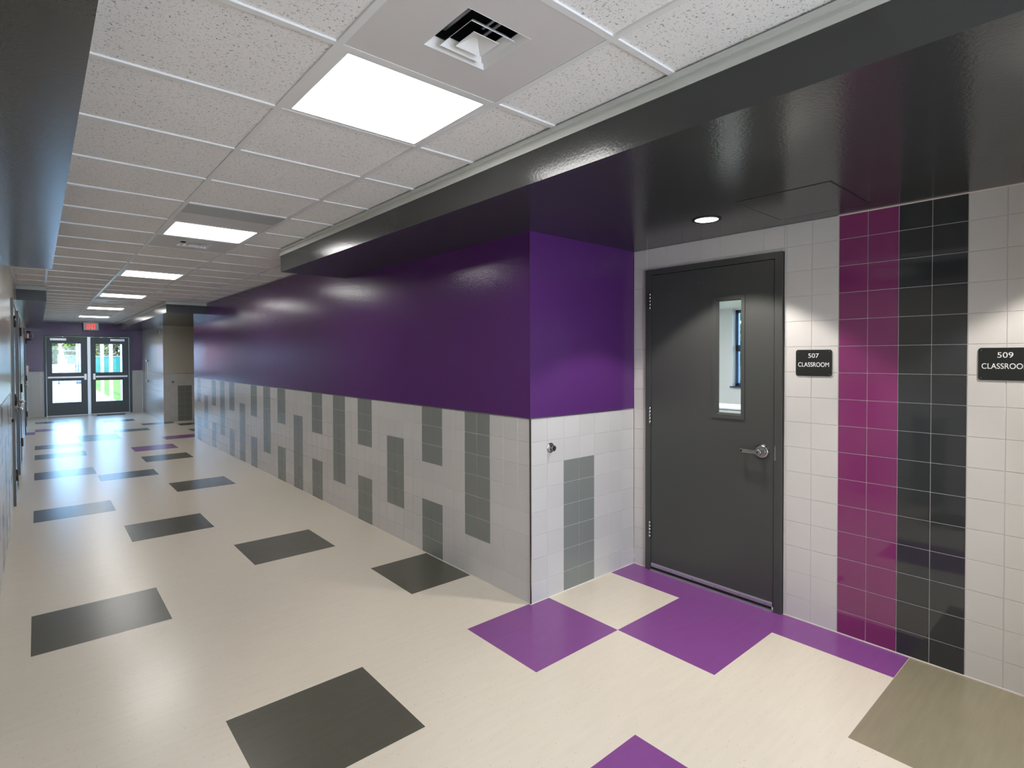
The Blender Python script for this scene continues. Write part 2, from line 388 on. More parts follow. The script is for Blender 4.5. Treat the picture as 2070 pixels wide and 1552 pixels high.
for k in range(-15, 32):
    y = CY0+CYP_*k
    if YB < y < YF:
        for i in range(len(xcols)-1):
            mb.box(xcols[i]+(.012 if i else 0), xcols[i+1]-.012, y-.012, y+.012, ZC+.0006, TZ+.004, WHITE)
mb.build('tee_grid', croot)
mb = MB(); mb.box(XL-.12, XD+.3, YB-.2, YF+.2, ZR, ZR+.1, BLACK)  # unseen black deck and upstands, added to block sky light leaks
mb.box(XL-.12, XL, YB, YF, ZC, ZR, BLACK); mb.box(XB+.05, XB+.15, YB, YF, ZC+.03, ZR, BLACK); mb.box(XL, XB, YF, YF+.15, ZC, ZR, BLACK); mb.box(XL, XB, YB-.15, YB, ZC, ZR, BLACK)
mb.build('roof_light_block', croot)

LX0, LX1 = CX0+CXP_, CX0+2*CXP_
def make_light(k, label):
    y0, y1 = CY0+CYP_*k, CY0+CYP_*(k+1); cx, cy = (LX0+LX1)/2, (y0+y1)/2
    t = thing('ceiling_light', label, 'ceiling light', (cx, cy, ZC+.001), 'square lit panels in the corridor ceiling')
    ax0, ax1, ay0, ay1 = LX0+.0125, LX1-.0125, y0+.0125, y1-.0125; ix0, ix1, iy0, iy1 = .800, 1.372, y0+.031, y1-.033
    m = MB(); z0, z1 = ZC+.002, ZC+.05
    m.box(ax0, ix0, ay0, ay1, z0, z1, WHITE); m.box(ix1, ax1, ay0, ay1, z0, z1, WHITE)
    m.box(ix0, ix1, ay0, iy0, z0, z1, WHITE); m.box(ix0, ix1, iy1, ay1, z0, z1, WHITE); m.box(ix0, ix1, iy0, iy1, z1-.006, z1, WHITE)
    m.build('frame', t)
    m = MB(); m.box(ix0, ix1, iy0, iy1, ZC+.012, ZC+.018, LENSM); m.build('diffuser_lens', t)
make_light(1, 'bright square ceiling light nearest the camera, beside the near air diffuser')
make_light(6, 'lit square ceiling light between the panel with the grey reflection band and the second air diffuser')
make_light(11, 'third lit ceiling light along the corridor, midway, with plain tiles on both sides')
make_light(16, 'fourth lit ceiling light along the corridor, just before the farthest air diffuser')
make_light(21, 'fifth lit ceiling light along the corridor, just past the farthest air diffuser')
make_light(26, 'farthest lit ceiling light, right before the exit sign')
make_light(-4, 'lit square ceiling light right behind the viewpoint')
def make_diffuser(k, label):
    y0, y1 = CY0+CYP_*k, CY0+CYP_*(k+1); cx, cy = 1.086, (y0+y1)/2-.005
    t = thing('air_diffuser', label, 'air diffuser', (cx, cy, ZC+.001), 'air diffusers in the corridor ceiling')
    h = .123; m = MB(); z0, z1 = ZC+.002, ZC+.008
    m.box(LX0+.0125, cx-h, y0+.0125, y1-.0125, z0, z1, SMOOTH); m.box(cx+h, LX1-.0125, y0+.0125, y1-.0125, z0, z1, SMOOTH)
    m.box(cx-h, cx+h, y0+.0125, cy-h, z0, z1, SMOOTH); m.box(cx-h, cx+h, cy+h, y1-.0125, z0, z1, SMOOTH)
    m.build('smooth_panel', t)
    m = MB()   # dark neck above
    m.box(cx-h-.004, cx-h, cy-h-.004, cy+h+.004, z1, ZC+.13, BLACK); m.box(cx+h, cx+h+.004, cy-h-.004, cy+h+.004, z1, ZC+.13, BLACK)
    m.box(cx-h, cx+h, cy-h-.004, cy-h, z1, ZC+.13, BLACK); m.box(cx-h, cx+h, cy+h, cy+h+.004, z1, ZC+.13, BLACK)
    m.box(cx-h-.004, cx+h+.004, cy-h-.004, cy+h+.004, ZC+.13, ZC+.134, BLACK)
    m.build('neck', t, label='dark duct neck behind the cones')
    def cone(name, ro, ri, zo, zi, cap=False):
        m = MB(); k_ = m.mi(WHITE); th = .0025
        rings = []
        for (r, z) in ((ro, zo), (ri, zi), (ri, zi+th), (ro, zo+th)):
            rings.append([m.bm.verts.new((cx+sx*r, cy+sy*r, z)) for sx, sy in ((-1, -1), (1, -1), (1, 1), (-1, 1))])
        for a_ in range(4):
            A, B = rings[a_], rings[(a_+1) % 4]
            for q in range(4): m.bm.faces.new([A[q], A[(q+1) % 4], B[(q+1) % 4], B[q]])
        if cap: m.bm.faces.new(rings[1])
        m.build(name, t)
    cone('outer_cone', .123, .099, ZC+.001, ZC+.026)
    cone('louvre_cone', .086, .064, ZC-.004, ZC+.018)
    cone('centre_cone', .050, .002, ZC-.008, ZC+.022, True)
    m = MB()
    for s in (-1, 1):
        m.box(cx+s*.060-.005, cx+s*.060+.005, cy-.1, cy+.1, ZC+.060, ZC+.064, ALU); m.box(cx-.004, cx+.004, cy+s*.03, cy+s*.1, ZC+.028, ZC+.032, ALU)
    m.build('bracket', t)
make_diffuser(0, 'white square air diffuser with nested cones nearest the camera, at the top of the picture')
make_diffuser(7, 'second air diffuser, in the smooth panel just past the second ceiling light')
make_diffuser(18, 'farthest air diffuser, between the fourth and fifth ceiling lights')
t = thing('ceiling_panel', 'smooth ceiling panel with a painted grey reflection band just before the second ceiling light', 'ceiling panel', (1.08, CY0+CYP_*5.5, ZC+.001))
y0 = CY0+CYP_*5
MB().box(LX0+.0125, LX1-.0125, y0+.285, y0+CYP_-.0125, ZC+.002, ZC+.008, SMOOTH).build('plain_panel', t)
MB().box(LX0+.0125, LX1-.0125, y0+.0125, y0+.285, ZC+.002, ZC+.008, GREYP).build('strip', t, label='grey band painted as a reflection')

# access panel outline in the soffit
m = MB()
ax0, ax1, ay0, ay1 = 2.77, 3.33, .955, 1.42
for (x0, x1, y0, y1) in ((ax0, ax0+.004, ay0, ay1), (ax1-.004, ax1, ay0, ay1), (ax0, ax1, ay0, ay0+.004), (ax0, ax1, ay1-.004, ay1)):
    m.box(x0, x1, y0, y1, ZS-.0015, ZS, BLACK)
t = thing('access_panel', 'flush charcoal access panel in the soffit above the entry, beside the downlight', 'access panel', (3.05, 1.19, ZS-.004))
m.build('gap', t); MB().box(ax0+.006, ax1-.006, ay0+.006, ay1-.006, ZS-.0018, ZS, DARKP).build('panel', t)

def make_downlight(x, y, label):
    t = thing('downlight', label, 'downlight', (x, y, ZS), 'round downlights over the classroom doors')
    seg = 40; m = MB(); k_ = m.mi(DKMET)
    prof = [(.083, ZS), (.083, ZS-.004), (.070, ZS-.005), (.066, ZS-.0035), (.066, ZS)]
    rings = [[m.bm.verts.new((x+r*math.cos(2*math.pi*i/seg), y+r*math.sin(2*math.pi*i/seg), z)) for i in range(seg)] for r, z in prof]
    for q in range(len(prof)-1):
        for i in range(seg):
            f = m.bm.faces.new([rings[q][i], rings[q][(i+1) % seg], rings[q+1][(i+1) % seg], rings[q+1][i]]); f.smooth = True
    m.mats[0] = BLACK
    m.build('trim_ring', t)
    m = MB(); m.tube((x, y, ZS-.0025), (x, y, ZS-.0005), .065, DLENS, 40); m.build('lens', t)
    l = bpy.data.lights.new('downlight_lamp', 'SPOT'); l.energy = DOWN; l.spot_size = math.radians(103); l.spot_blend = .22; l.shadow_soft_size = .045; l.color = (1, .955, .89)
    o = bpy.data.objects.new('downlight_lamp', l); COL.objects.link(o); o.location = (x, y, ZS-.012)
make_downlight(2.992, 1.700, 'round downlight in the charcoal soffit above classroom door 507')
make_downlight(2.992, .02, 'second round downlight in the charcoal soffit, beyond the right edge of the picture')

# ------------------------------------------------------------------ text
def text(name, s, parent, loc, size, ex, ey, m, depth=.0012, sx=1.0, bold=0.0):
    """ex/ey: world directions of text right and up; loc = centre of the line's baseline"""
    cu = bpy.data.curves.new(name, 'FONT'); cu.body = s; cu.size = size; cu.align_x = 'CENTER'; cu.extrude = depth/2; cu.offset = bold
    o = bpy.data.objects.new(name+'_tmp', cu); COL.objects.link(o)
    dg = bpy.context.evaluated_depsgraph_get(); me = bpy.data.meshes.new_from_object(o.evaluated_get(dg))
    bpy.data.objects.remove(o); bpy.data.curves.remove(cu)
    ex, ey = Vector(ex), Vector(ey); ez = ex.cross(ey)
    X = Matrix.Identity(4)
    for i, v in enumerate((ex*sx, ey, ez)):
        for j in range(3): X[j][i] = v[j]
    w = Vector((0, 0, 0)); p = parent
    while p: w += p.location; p = p.parent
    X.translation = Vector(loc)-w
    me.transform(X); me.materials.clear(); me.materials.append(m)
    ob = bpy.data.objects.new(name, me); COL.objects.link(ob); ob.parent = parent
    return ob

def room_sign(num, ycen, w, label):
    t = thing('room_sign', label, 'sign', (XD, ycen, 1.56))
    # rounded plate
    r = .012; hw, hh = w/2, .078; pts = []
    for cx, cz, a0 in ((hw-r, hh-r, 0), (-hw+r, hh-r, 90), (-hw+r, -hh+r, 180), (hw-r, -hh+r, 270)):
        for q in range(7):
            an = math.radians(a0+q*15); pts.append((ycen+cx+r*math.cos(an), 1.561+cz+r*math.sin(an)))
    m = MB(); A = [m.bm.verts.new((XD, y, z)) for y, z in pts]; B = [m.bm.verts.new((XD-.006, y, z)) for y, z in pts]; m.mi(BLACK)
    m.bm.faces.new(A); m.bm.faces.new(B); n = len(pts)
    for i in range(n): m.bm.faces.new([A[i], A[(i+1) % n], B[(i+1) % n], B[i]])
    m.build('plate', t)
    text('lettering', num, t, (XD-.0066, ycen, 1.5915), .0375, (0, -1, 0), (0, 0, 1), LETW, sx=1.08)
    text('lettering', 'CLASSROOM', t, (XD-.0066, ycen, 1.5385), .0375, (0, -1, 0), (0, 0, 1), LETW, sx=.80)
    for sy in (-1, 1):
        for sz in (-1, 1): MB().tube((XD-.0061, ycen+sy*(hw-.011), 1.561+sz*(hh-.011)), (XD-.007, ycen+sy*(hw-.011), 1.561+sz*(hh-.011)), .0022, STEEL, 10).build('screw', t)
    m = MB(); rng = random.Random(3)
    for i in range(12):
        for dy, dz in ((0, 0), (.0023, 0), (0, .0023), (.0023, .0023), (0, .0046), (.0023, .0046)):
            if rng.random() < .5: m.tube((XD-.006, ycen-.044+i*.0075+dy, 1.499+dz), (XD-.0067, ycen-.044+i*.0075+dy, 1.499+dz), .0008, BLACK, 6)
    m.build('braille', t)
room_sign('507', 1.288, .198, 'black room sign reading 507 CLASSROOM between the door and the magenta stripe')
room_sign('509', .436, .198, 'black room sign reading 509 CLASSROOM at the right edge, past the charcoal stripe')

# ------------------------------------------------------------------ classroom door
D1 = empty('door_1', (XD, 1.963, 0), **ST)
fy0, fy1, fz = 1.463, 2.464, 2.247; ly0, ly1, lz = 1.513, 2.415, 2.202
m = MB(); FX = XD-.022
m.box(FX, XD+.13, ly1+.004, fy1, 0, fz, DOORP, .002); m.box(FX, XD+.13, fy0, ly0-.004, 0, fz, DOORP, .002); m.box(FX, XD+.13, ly0-.004, ly1+.004, lz+.004, fz, DOORP, .002)
m.box(XD+.035, XD+.05, ly1-.014, ly1+.004, 0, lz, DOORP); m.box(XD+.035, XD+.05, ly0-.004, ly0+.014, 0, lz, DOORP); m.box(XD+.035, XD+.05, ly0, ly1, lz-.012, lz+.004, DOORP)
m.build('frame', D1)
wy0, wy1, wz0, wz1 = 1.722, 1.900, 1.213, 1.980
LX = XD-.016
m = MB()
m.box(LX, LX+.045, ly0, wy0, .05, lz, DOORP); m.box(LX, LX+.045, wy1, ly1, .05, lz, DOORP)
m.box(LX, LX+.045, wy0, wy1, .05, wz0, DOORP); m.box(LX, LX+.045, wy0, wy1, wz1, lz, DOORP)
leaf = m.build('leaf', D1)
m = MB(); o0, o1, oz0, oz1 = 1.698, 1.925, 1.188, 2.003; X0 = LX-.008
for (y0, y1, z0, z1) in ((o0, wy0, oz0, oz1), (wy1, o1, oz0, oz1), (wy0, wy1, oz0, wz0), (wy0, wy1, wz1, oz1)): m.box(X0, LX, y0, y1, z0, z1, DOORP)
# splayed inner lip
q0, q1, qz0, qz1, XX = wy0+.010, wy1-.012, wz0+.012, wz1-.010, LX+.018
O = [(X0, wy0, wz0), (X0, wy1, wz0), (X0, wy1, wz1), (X0, wy0, wz1)]; I = [(XX, q0, qz0), (XX, q1, qz0), (XX, q1, qz1), (XX, q0, qz1)]
for i in range(4): m.quad([O[i], O[(i+1) % 4], I[(i+1) % 4], I[i]], DOORP)
m.build('vision_frame', leaf)
MB().box(XX, XX+.006, q0-.008, q1+.008, qz0-.008, qz1+.008, GLASS2).build('glass', leaf)
m = MB(); ay, az = 1.584, .999
m.tube((LX, ay, az), (LX-.008, ay, az), .047, STEEL, 40); m.tube((LX-.008, ay, az), (LX-.014, ay, az), .047, STEEL, 40, rb=.034)
m.tube((LX-.012, ay, az), (LX-.055, ay, az), .019, STEEL, 30, rb=.016); m.tube((LX-.050, ay, az), (LX-.066, ay, az), .0205, STEEL, 30, rb=.018)
m.tube((LX-.066, ay, az), (LX-.070, ay, az), .011, CHROME, 24)
m.tube((LX-.0702, ay, az), (LX-.0708, ay, az), .004, RUB, 12)
m.build('handle', leaf)
m = MB(); m.box(LX-.060, LX-.046, ay+.012, ay+.118, az-.012, az+.012, STEEL, .004); m.box(LX-.060, LX-.030, ay+.100, ay+.118, az-.012, az+.010, STEEL, .004)
m.build('lever', leaf)
for yy, zz in ((2.254, 2.115), (2.254, 2.049), (2.033, 2.113), (2.033, 2.048)):
    MB().tube((LX, yy, zz), (LX-.003, yy, zz), .008, DOORP, 16, rb=.006).build('bolt', leaf)
m = MB(); m.box(LX-.006, LX, ly0+.004, ly1-.004, .030, .058, ALU, .001); m.box(LX-.010, LX-.006, ly0+.004, ly1-.004, .046, .052, ALU)
for yy in (1.56, 1.73, 1.9, 2.07, 2.24, 2.39): m.tube((LX-.006, yy, .040), (LX-.008, yy, .040), .003, STEEL, 10)
m.build('sweep', leaf, label='ribbed aluminium door sweep')
MB().box(LX, LX+.02, ly0, ly1, .012, .05, DKMET).build('sweep_seal', leaf)
for zc in (2.016, 1.166, .310):
    m = MB(); yk = ly1+.004
    for i in range(5): m.tube((LX-.012, yk, zc-.0625+i*.025), (LX-.012, yk, zc-.0625+i*.025+.0238), .0078, STEEL, 16)
    m.box(LX-.008, LX+.004, yk-.0015, yk+.0015, zc-.0625, zc+.0625, STEEL)
    m.build('hinge', D1)
MB().box(FX-.0015, FX+.004, ly0-.016, ly0-.006, .952, 1.044, STEEL).build('strike_plate', D1)
MB().box(XD-.03, XD+.10, ly0, ly1, 0, .010, ALU).build('threshold', D1)
m = MB(); m.tube((XD-.028, 1.512, .012), (XD-.028, 1.512, .034), .008, ALU, 12, rb=.004); m.build('frame_stop', D1)

# wall bumpers
def bumper(x, y, z, ax, label):
    t = thing('wall_bumper', label, 'wall bumper', (x, y, z)); D = Vector(ax); P = Vector((x, y, z))
    m = MB(); m.tube(P, P+D*.004, .033, CHROME, 32); m.tube(P+D*.004, P+D*.010, .028, CHROME, 6, rb=.027); m.build('flange', t)
    m = MB(); m.tube(P+D*.010, P+D*.015, .024, CHROME, 32, rb=.021); m.tube(P+D*.015, P+D*.032, .0175, DKMET, 32); m.tube(P+D*.032, P+D*.035, .0195, STEEL, 32); m.build('barrel', t)
    MB().tube(P+D*.0345, P+D*.0362, .012, RUB, 24).build('rubber_tip', t, label='black rubber tip')
bumper(2.575, YC, .997, (0, -1, 0), 'chrome wall bumper with black tip above the nearest grey tile block')
bumper(2.600, YR, .99, (0, -1, 0), 'small chrome wall bumper on the far recess wall')
bumper(XL, 7.2, .997, (1, 0, 0), 'chrome wall bumper on the left wall tiles just before the first side door')

# ------------------------------------------------------------------ side doors on the left wall
def side_door(n, y0, y1, hinge_near, palem):
    D = empty('door_%d' % n, (XL, (y0+y1)/2, 0), **ST); x1 = XL+.022; w = .05
    m = MB(); m.box(XL-.12, x1, y0, y0+w, 0, 2.25, DOORP, .002); m.box(XL-.12, x1, y1-w, y1, 0, 2.25, DOORP, .002); m.box(XL-.12, x1, y0+w, y1-w, 2.20, 2.25, DOORP, .002); m.build('frame', D)
    m = MB(); lx = XL+.012; m.box(lx-.045, lx, y0+w+.004, y1-w-.004, .012, 2.196, palem); lf = m.build('leaf', D)
    hy = y0+w+.002 if hinge_near else y1-w-.002; ky = y1-w-.075 if hinge_near else y0+w+.075; s = -1 if hinge_near else 1
    for zc in (2.0, 1.15, .33):
        m = MB(); m.tube((lx+.014, hy, zc-.064), (lx+.014, hy, zc+.064), .013, DKMET, 16); m.box(lx-.01, lx+.016, hy-.004, hy+.004, zc-.064, zc+.064, DKMET); m.build('hinge', D)
    m = MB(); m.tube((lx, ky, 1.0), (lx+.012, ky, 1.0), .045, STEEL, 30); m.tube((lx+.012, ky, 1.0), (lx+.06, ky, 1.0), .017, STEEL, 20)
    m.box(lx+.05, lx+.066, ky, ky+s*.12, .988, 1.012, STEEL, .004); m.build('handle', lf)
    m = MB(); m.box(lx, lx+.008, y0+w+.006, y1-w-.006, .015, .05, ALU); m.build('sweep', lf)
SIDEP = mat('side_door_paint', (112, 114, 112), .25)
side_door(3, *DL[0], True, SIDEP); side_door(4, *DL[1], False, SIDEP); side_door(5, *DL[2], False, SIDEP)
# small devices at the far end of the left wall
t = thing('fire_pull_station', 'small white and red fire alarm pull box on the left wall near the exit doors', 'fire alarm pull', (XL, 17.2, 1.34))
MB().box(XL, XL+.055, 17.1, 17.24, 1.27, 1.43, WHITE, .006).build('housing', t)
MB().box(XL+.055, XL+.075, 17.12, 17.22, 1.345, 1.40, RED, .004).build('pull_handle', t, label='red pull handle')
MB().box(XL+.055, XL+.06, 17.12, 17.22, 1.285, 1.335, mat('blue_grey_label', (120, 150, 180), .4)).build('face_plate', t)
t = thing('alarm_strobe', 'clear round domed alarm strobe high on the left wall near the exit doors', 'alarm strobe', (XL, 18.0, 2.155))
MB().box(XL, XL+.035, 17.93, 18.07, 2.09, 2.22, RED, .005).build('body', t, label='red body inside')
MB().box(XL+.035, XL+.065, 17.98, 18.02, 2.10, 2.20, WHITE, .004).build('flash_lens', t)
MB().sphere((XL+.055, 18.0, 2.155), .115, GLASS, (1, 1, 1), 28).build('clear_dome', t)
MB().tube((XL, 18, 2.155), (XL+.012, 18, 2.155), .125, WHITE, 32).build('mounting_ring', t)
# right wall far
t = thing('wall_cabinet', 'slim pale framed wall cabinet on the far right wall by the exit doors', 'cabinet', (XB, 18.65, .93))
m = MB()
m.box(XB-.03, XB, 18.52, 18.56, .93, 1.55, WHITE, .003); m.box(XB-.03, XB, 18.76, 18.80, .93, 1.55, WHITE, .003); m.box(XB-.035, XB, 18.52, 18.80, .93, .985, WHITE, .003); m.box(XB-.035, XB, 18.52, 18.80, 1.495, 1.55, WHITE, .003)
m.build('frame', t); MB().box(XB-.02, XB, 18.56, 18.76, .985, 1.495, mat('dark_glass_front', (50, 70, 95), .1)).build('door', t)
t = thing('wall_sensor', 'small pale sensor with a flat base high on the far right wall', 'sensor', (XB, 16.4, 2.19))
MB().box(XB-.03, XB, 16.36, 16.44, 2.20, 2.31, WHITE, .005).build('body', t); MB().box(XB-.05, XB, 16.33, 16.47, 2.185, 2.20, WHITE, .003).build('base', t)

# exit sign
t = thing('exit_sign', 'white EXIT sign with glowing red letters hung from the ceiling before the exit doors', 'exit sign', (1.165, 19.38, 2.38))
MB().box(.995, 1.335, 19.36, 19.40, 2.382, 2.598, WHITE, .004).build('housing', t)
MB().box(1.09, 1.24, 19.345, 19.415, 2.598, ZC, WHITE, .003).build('canopy', t)
text('lettering', 'EXIT', t, (1.165, 19.3592, 2.415), .205, (1, 0, 0), (0, 0, 1), EXITR, sx=.50)

# ------------------------------------------------------------------ exit doors
D2 = empty('door_2', ((EX0+EX1)/2, YF, 0), **ST)
m = MB(); y0, y1 = YF-.02, YF+.12
m.box(EX0, EX0+.045, y0, y1, 0, EZ, EXITP, .002); m.box(EX1-.065, EX1, y0, y1, 0, EZ, EXITP, .002); m.box(EX0+.045, EX1-.065, y0, y1, 2.205, EZ, EXITP, .002)
m.build('frame', D2)
MB().box(1.098, 1.162, YF-.03, YF+.10, 0, 2.205, ALU, .003).build('mullion', D2, label='pale metal centre post')
m = MB(); m.box(EX0+.045, EX0+.053, YF-.022, YF, 0, 2.205, TRIMW); m.box(EX1-.073, EX1-.065, YF-.022, YF, 0, 2.205, TRIMW); m.box(EX0+.045, EX1-.065, YF-.022, YF, 2.197, 2.205, TRIMW)
m.build('weatherstrip', D2, label='thin pale weatherstrip line')
def exit_leaf(x0, x1, gu, gl, bar, clx, flip):
    m = MB(); ya, yb = YF, YF+.045
    xs = gu[0], gu[1]
    m.box(x0, gu[0], ya, yb, .012, 2.195, EXITP); m.box(gu[1], x1, ya, yb, .012, 2.195, EXITP)
    for z0, z1 in ((.012, gl[0]), (gl[1], gu[2]), (gu[3], 2.195)): m.box(gu[0], gu[1], ya, yb, z0, z1, EXITP)
    lf = m.build('leaf', D2)
    for z0, z1 in ((gu[2], gu[3]), (gl[0], gl[1])):
        MB().box(gu[0], gu[1], ya+.018, ya+.024, z0, z1, GLASS).build('glass_pane', lf)
    m = MB(); m.box(bar[0], bar[1], ya-.075, ya-.045, 1.045, 1.095, ALU, .006); m.box(bar[0], bar[0]+.05, ya-.05, ya, 1.05, 1.09, ALU); m.box(bar[1]-.05, bar[1], ya-.05, ya, 1.05, 1.09, ALU)
    m.build('panic_bar', lf)
    hx = bar[1]-.02 if not flip else bar[0]-.04
    MB().box(hx, hx+.06, ya-.09, ya, .99, 1.16, ALU, .006).build('latch_case', lf)
    MB().box(clx[0], clx[1], ya-.06, ya, 2.09, 2.155, ALU, .004).build('door_closer', lf)
    m = MB(); m.box((clx[0]+clx[1])/2, (clx[0]+clx[1])/2+(.22 if not flip else -.22), ya-.05, ya-.035, 2.165, 2.18, DKMET); m.build('closer_arm', lf)
exit_leaf(.202, 1.094, (.322, .945, 1.196, 2.010), (.368, .972), (.225, 1.03), (.28, .63), False)
exit_leaf(1.166, 2.062, (1.277, 1.902, 1.192, 2.006), (.358, .962), (1.25, 2.02), (1.62, 1.96), True)
MB().box(EX0+.05, EX1-.07, YF-.03, YF+.14, 0, .012, ALU).build('threshold', D2)

# ------------------------------------------------------------------ outdoors
CONC = mat('concrete', (128, 120, 118), .85, spec=.05, noise=(2, .06, (1, 3, 1)))
GRASS = mat('lawn_green', (74, 86, 26), .9, spec=.05, noise=(4, .25, one))
def structured(name, mb, label, cat, group=None, **k):
    o = mb.build(name); o['label'] = label; o['category'] = cat
    if group: o['group'] = group
    return o
MB().box(-14, 2.33, YF+.2, 75, -.25, -.05, CONC).build('floor_outdoor_walk', **ST)
MB().box(2.33, 45, YF+.2, 75, -.25, -.052, GRASS).build('lawn', kind='structure')
MB().box(-60, 90, 75, 160, -.25, -.06, GRASS).build('ground_beyond', kind='structure')
MB().box(2.06, 2.26, YF+.2, 42, 2.95, 3.1, WHITE).build('trim_canopy_beam', **ST)
PW = mat('post_white', (170, 162, 170), .5)
nm = ['white walkway post nearest the exit doors, at the right edge of the right door glass', 'second white walkway post from the exit doors, seen through the right door glass', 'third white walkway post from the exit doors, seen through the right door glass', 'fourth white walkway post, by the left edge of the right door glass']
for i, y in enumerate((22.3, 26.05, 29.8, 35.4)):
    x = 2.16; t = thing('walkway_post', nm[i], 'post', (x, y, -.05), 'white posts of the covered walkway')
    MB().box(x-.055, x+.055, y-.055, y+.055, -.04, 2.95, PW, .006).build('shaft', t)
    MB().box(x-.085, x+.085, y-.085, y+.085, -.05, -.035, PW).build('base_plate', t)
# green privacy fence
FGR = mat('fence_screen_green', (38, 88, 80), .8, spec=.05, noise=(1.2, .12, (1, 1, 3)))
GALV = mat('galvanised', (120, 122, 130), .4, metal=.3)
t = thing('privacy_fence', 'long fence with green screen fabric beyond the lawn', 'fence', (10, 60, -.06))
MB().box(3.2, 26, 60, 60.02, -.05, 1.68, FGR).build('screen', t)
MB().tube((3.2, 59.98, 1.74), (26, 59.98, 1.74), .035, GALV, 10).build('top_rail', t)
for i in range(9): MB().tube((3.3+i*2.8, 60.06, -.06), (3.3+i*2.8, 60.06, 1.8), .035, GALV, 10).build('post', t)
# chain link gate
t = thing('chain_link_gate', 'galvanised chain link fence gate seen through the left door glass', 'gate', (1.3, 45, -.05))
for x, r, h in ((1.05, .045, 1.85), (1.97, .06, 2.6), (2.12, .08, 2.6)):
    MB().tube((x, 45, -.05), (x, 45, h), r, GALV, 12).build('post', t)
for z, xx0 in ((2.07, 1.3), (1.77, 1.05), (.93, .4)): MB().tube((xx0, 45, z), (1.97, 45, z), .025, GALV, 10).build('rail', t)
m = MB(); s = .085
for sg in (-1, 1):
    k0 = -12
    while k0 < 24:
        pts = []
        xa, za = 1.08+k0*s, 1.22
        L0 = .52
        p0 = Vector((xa, 45, 1.22)); p1 = Vector((xa+sg*L0, 45, 1.74))
        # clip in x
        lo, hi = 1.08, 1.93
        def at(x): return p0+(p1-p0)*((x-p0.x)/(p1.x-p0.x))
        xs0, xs1 = sorted((p0.x, p1.x)); c0, c1 = max(lo, xs0), min(hi, xs1)
        if c1 > c0+.01: m.tube(at(c0), at(c1), .006, GALV, 5)
        k0 += 1
m.build('mesh', t)
structured('low_wall', MB().box(-4, 1.95, 47, 47.25, -.05, 1.20, mat('pale_blue_wall', (120, 124, 140), .8)), 'low pale blue wall behind the chain link gate', 'wall')
t = thing('salmon_building', 'pale salmon building far beyond the gate, seen through the left door glass', 'building', (-3, 72, -.06))
SAL = mat('salmon_stucco', (150, 110, 104), .9, spec=.05)
MB().box(-12, 1.95, 70, 80, -.06, 6.0, SAL).build('wall_block', t)
MB().box(-12.3, 2.2, 69.7, 80.3, 6.0, 6.3, WHITE).build('roof_edge', t)
for x in (-6.5, -3.0, .3): MB().box(x-.5, x+.5, 69.95, 70.02, 1.0, 2.3, BLACK).build('window', t)
LEAFS = [mat('leaf_a', (62, 80, 26), .8, spec=.05), mat('leaf_b', (90, 98, 40), .8, spec=.05), mat('leaf_c', (40, 54, 24), .8, spec=.05), mat('leaf_d', (112, 98, 66), .8, spec=.05)]
BARK = mat('bark', (110, 92, 76), .9)
def tree(x, y, h, r, label, seed, mix):
    rng = random.Random(seed); t = thing('tree', label, 'tree', (x, y, -.06), 'trees beyond the fences')
    m = MB(); m.tube((x, y, -.06), (x+.1, y, h*.5), r*.09, BARK, 10, rb=r*.05)
    for q in range(4):
        an = q*1.6+seed; m.tube((x+.05, y, h*.3), (x+math.cos(an)*r*.6, y+math.sin(an)*r*.6, h*.65), r*.045, BARK, 7, rb=r*.02)
    m.build('trunk', t)
    m = MB()
    for q in range(2600):
        while True:
            p = Vector((rng.uniform(-1, 1), rng.uniform(-1, 1), rng.uniform(-1, 1)))
            if .25 < p.length < 1: break
        c = Vector((x+p.x*r, y+p.y*r, h*.55+p.z*h*.5))
        if c.z < .3: continue
        n1 = Vector((rng.gauss(0, 1), rng.gauss(0, 1), rng.gauss(0, 1))).normalized(); n2 = n1.orthogonal().normalized(); n3 = n1.cross(n2); s = rng.uniform(.10, .2)
        m.quad([c+n2*s, c+n3*s*.6, c-n2*s, c-n3*s*.6], LEAFS[rng.choice(mix)])
    m.build('crown', t)
tree(2.75, 64, 5.0, .95, 'bright green tree above the chain link gate', 1, [0, 1, 1])
tree(.9, 60, 3.6, .45, 'small slim shrub before the salmon building', 2, [2, 0])
tree(4.35, 66, 6.0, .95, 'pale olive tree behind the left part of the green fence', 3, [1, 3, 3])
tree(6.0, 68.5, 6.5, 1.2, 'tan and green tree behind the green fence, right of the olive tree', 4, [3, 3, 2])
tree(8.6, 67, 7.0, 1.4, 'dark mixed green tree behind the right part of the green fence', 5, [3, 2, 0])

# ------------------------------------------------------------------ classroom seen through the door glass
CW = mat('classroom_wall', (212, 216, 214), .7); CWC = mat('classroom_ceiling', (225, 230, 228), .8)
BLUEF = mat('window_frame_blue', (38, 66, 100), .4)
cx0, cx1, cy0, cy1, cz = XD+.15, 12.4, -1.5, 9.0, 2.74
MB().box(cx0, cx1+.3, cy0-.2, cy1+.2, -.1, -.001, mat('classroom_floor', (190, 186, 178), .5)).build('floor_classroom', **ST)
MB().box(cx0, cx1+.3, cy0-.2, cy1+.2, cz, cz+.1, CWC).build('ceiling_classroom', **ST)
MB().box(cx0, cx1+.3, cy0-.2, cy0, 0, cz, CW).build('wall_classroom_right', **ST)
MB().box(cx0, cx1+.3, cy1, cy1+.2, 0, cz, CW).build('wall_classroom_left', **ST)
m = MB(); m.box(cx0-.02, cx0, cy0, 1.46, 0, cz, CW); m.box(cx0-.02, cx0, 2.467, cy1, 0, cz, CW); m.box(cx0-.02, cx0, 1.46, 2.467, 2.247, cz, CW); m.build('wall_classroom_door_side', **ST)
wy_0, wy_1, wz_0, wz_1 = 1.0, 6.38, .90, 2.70
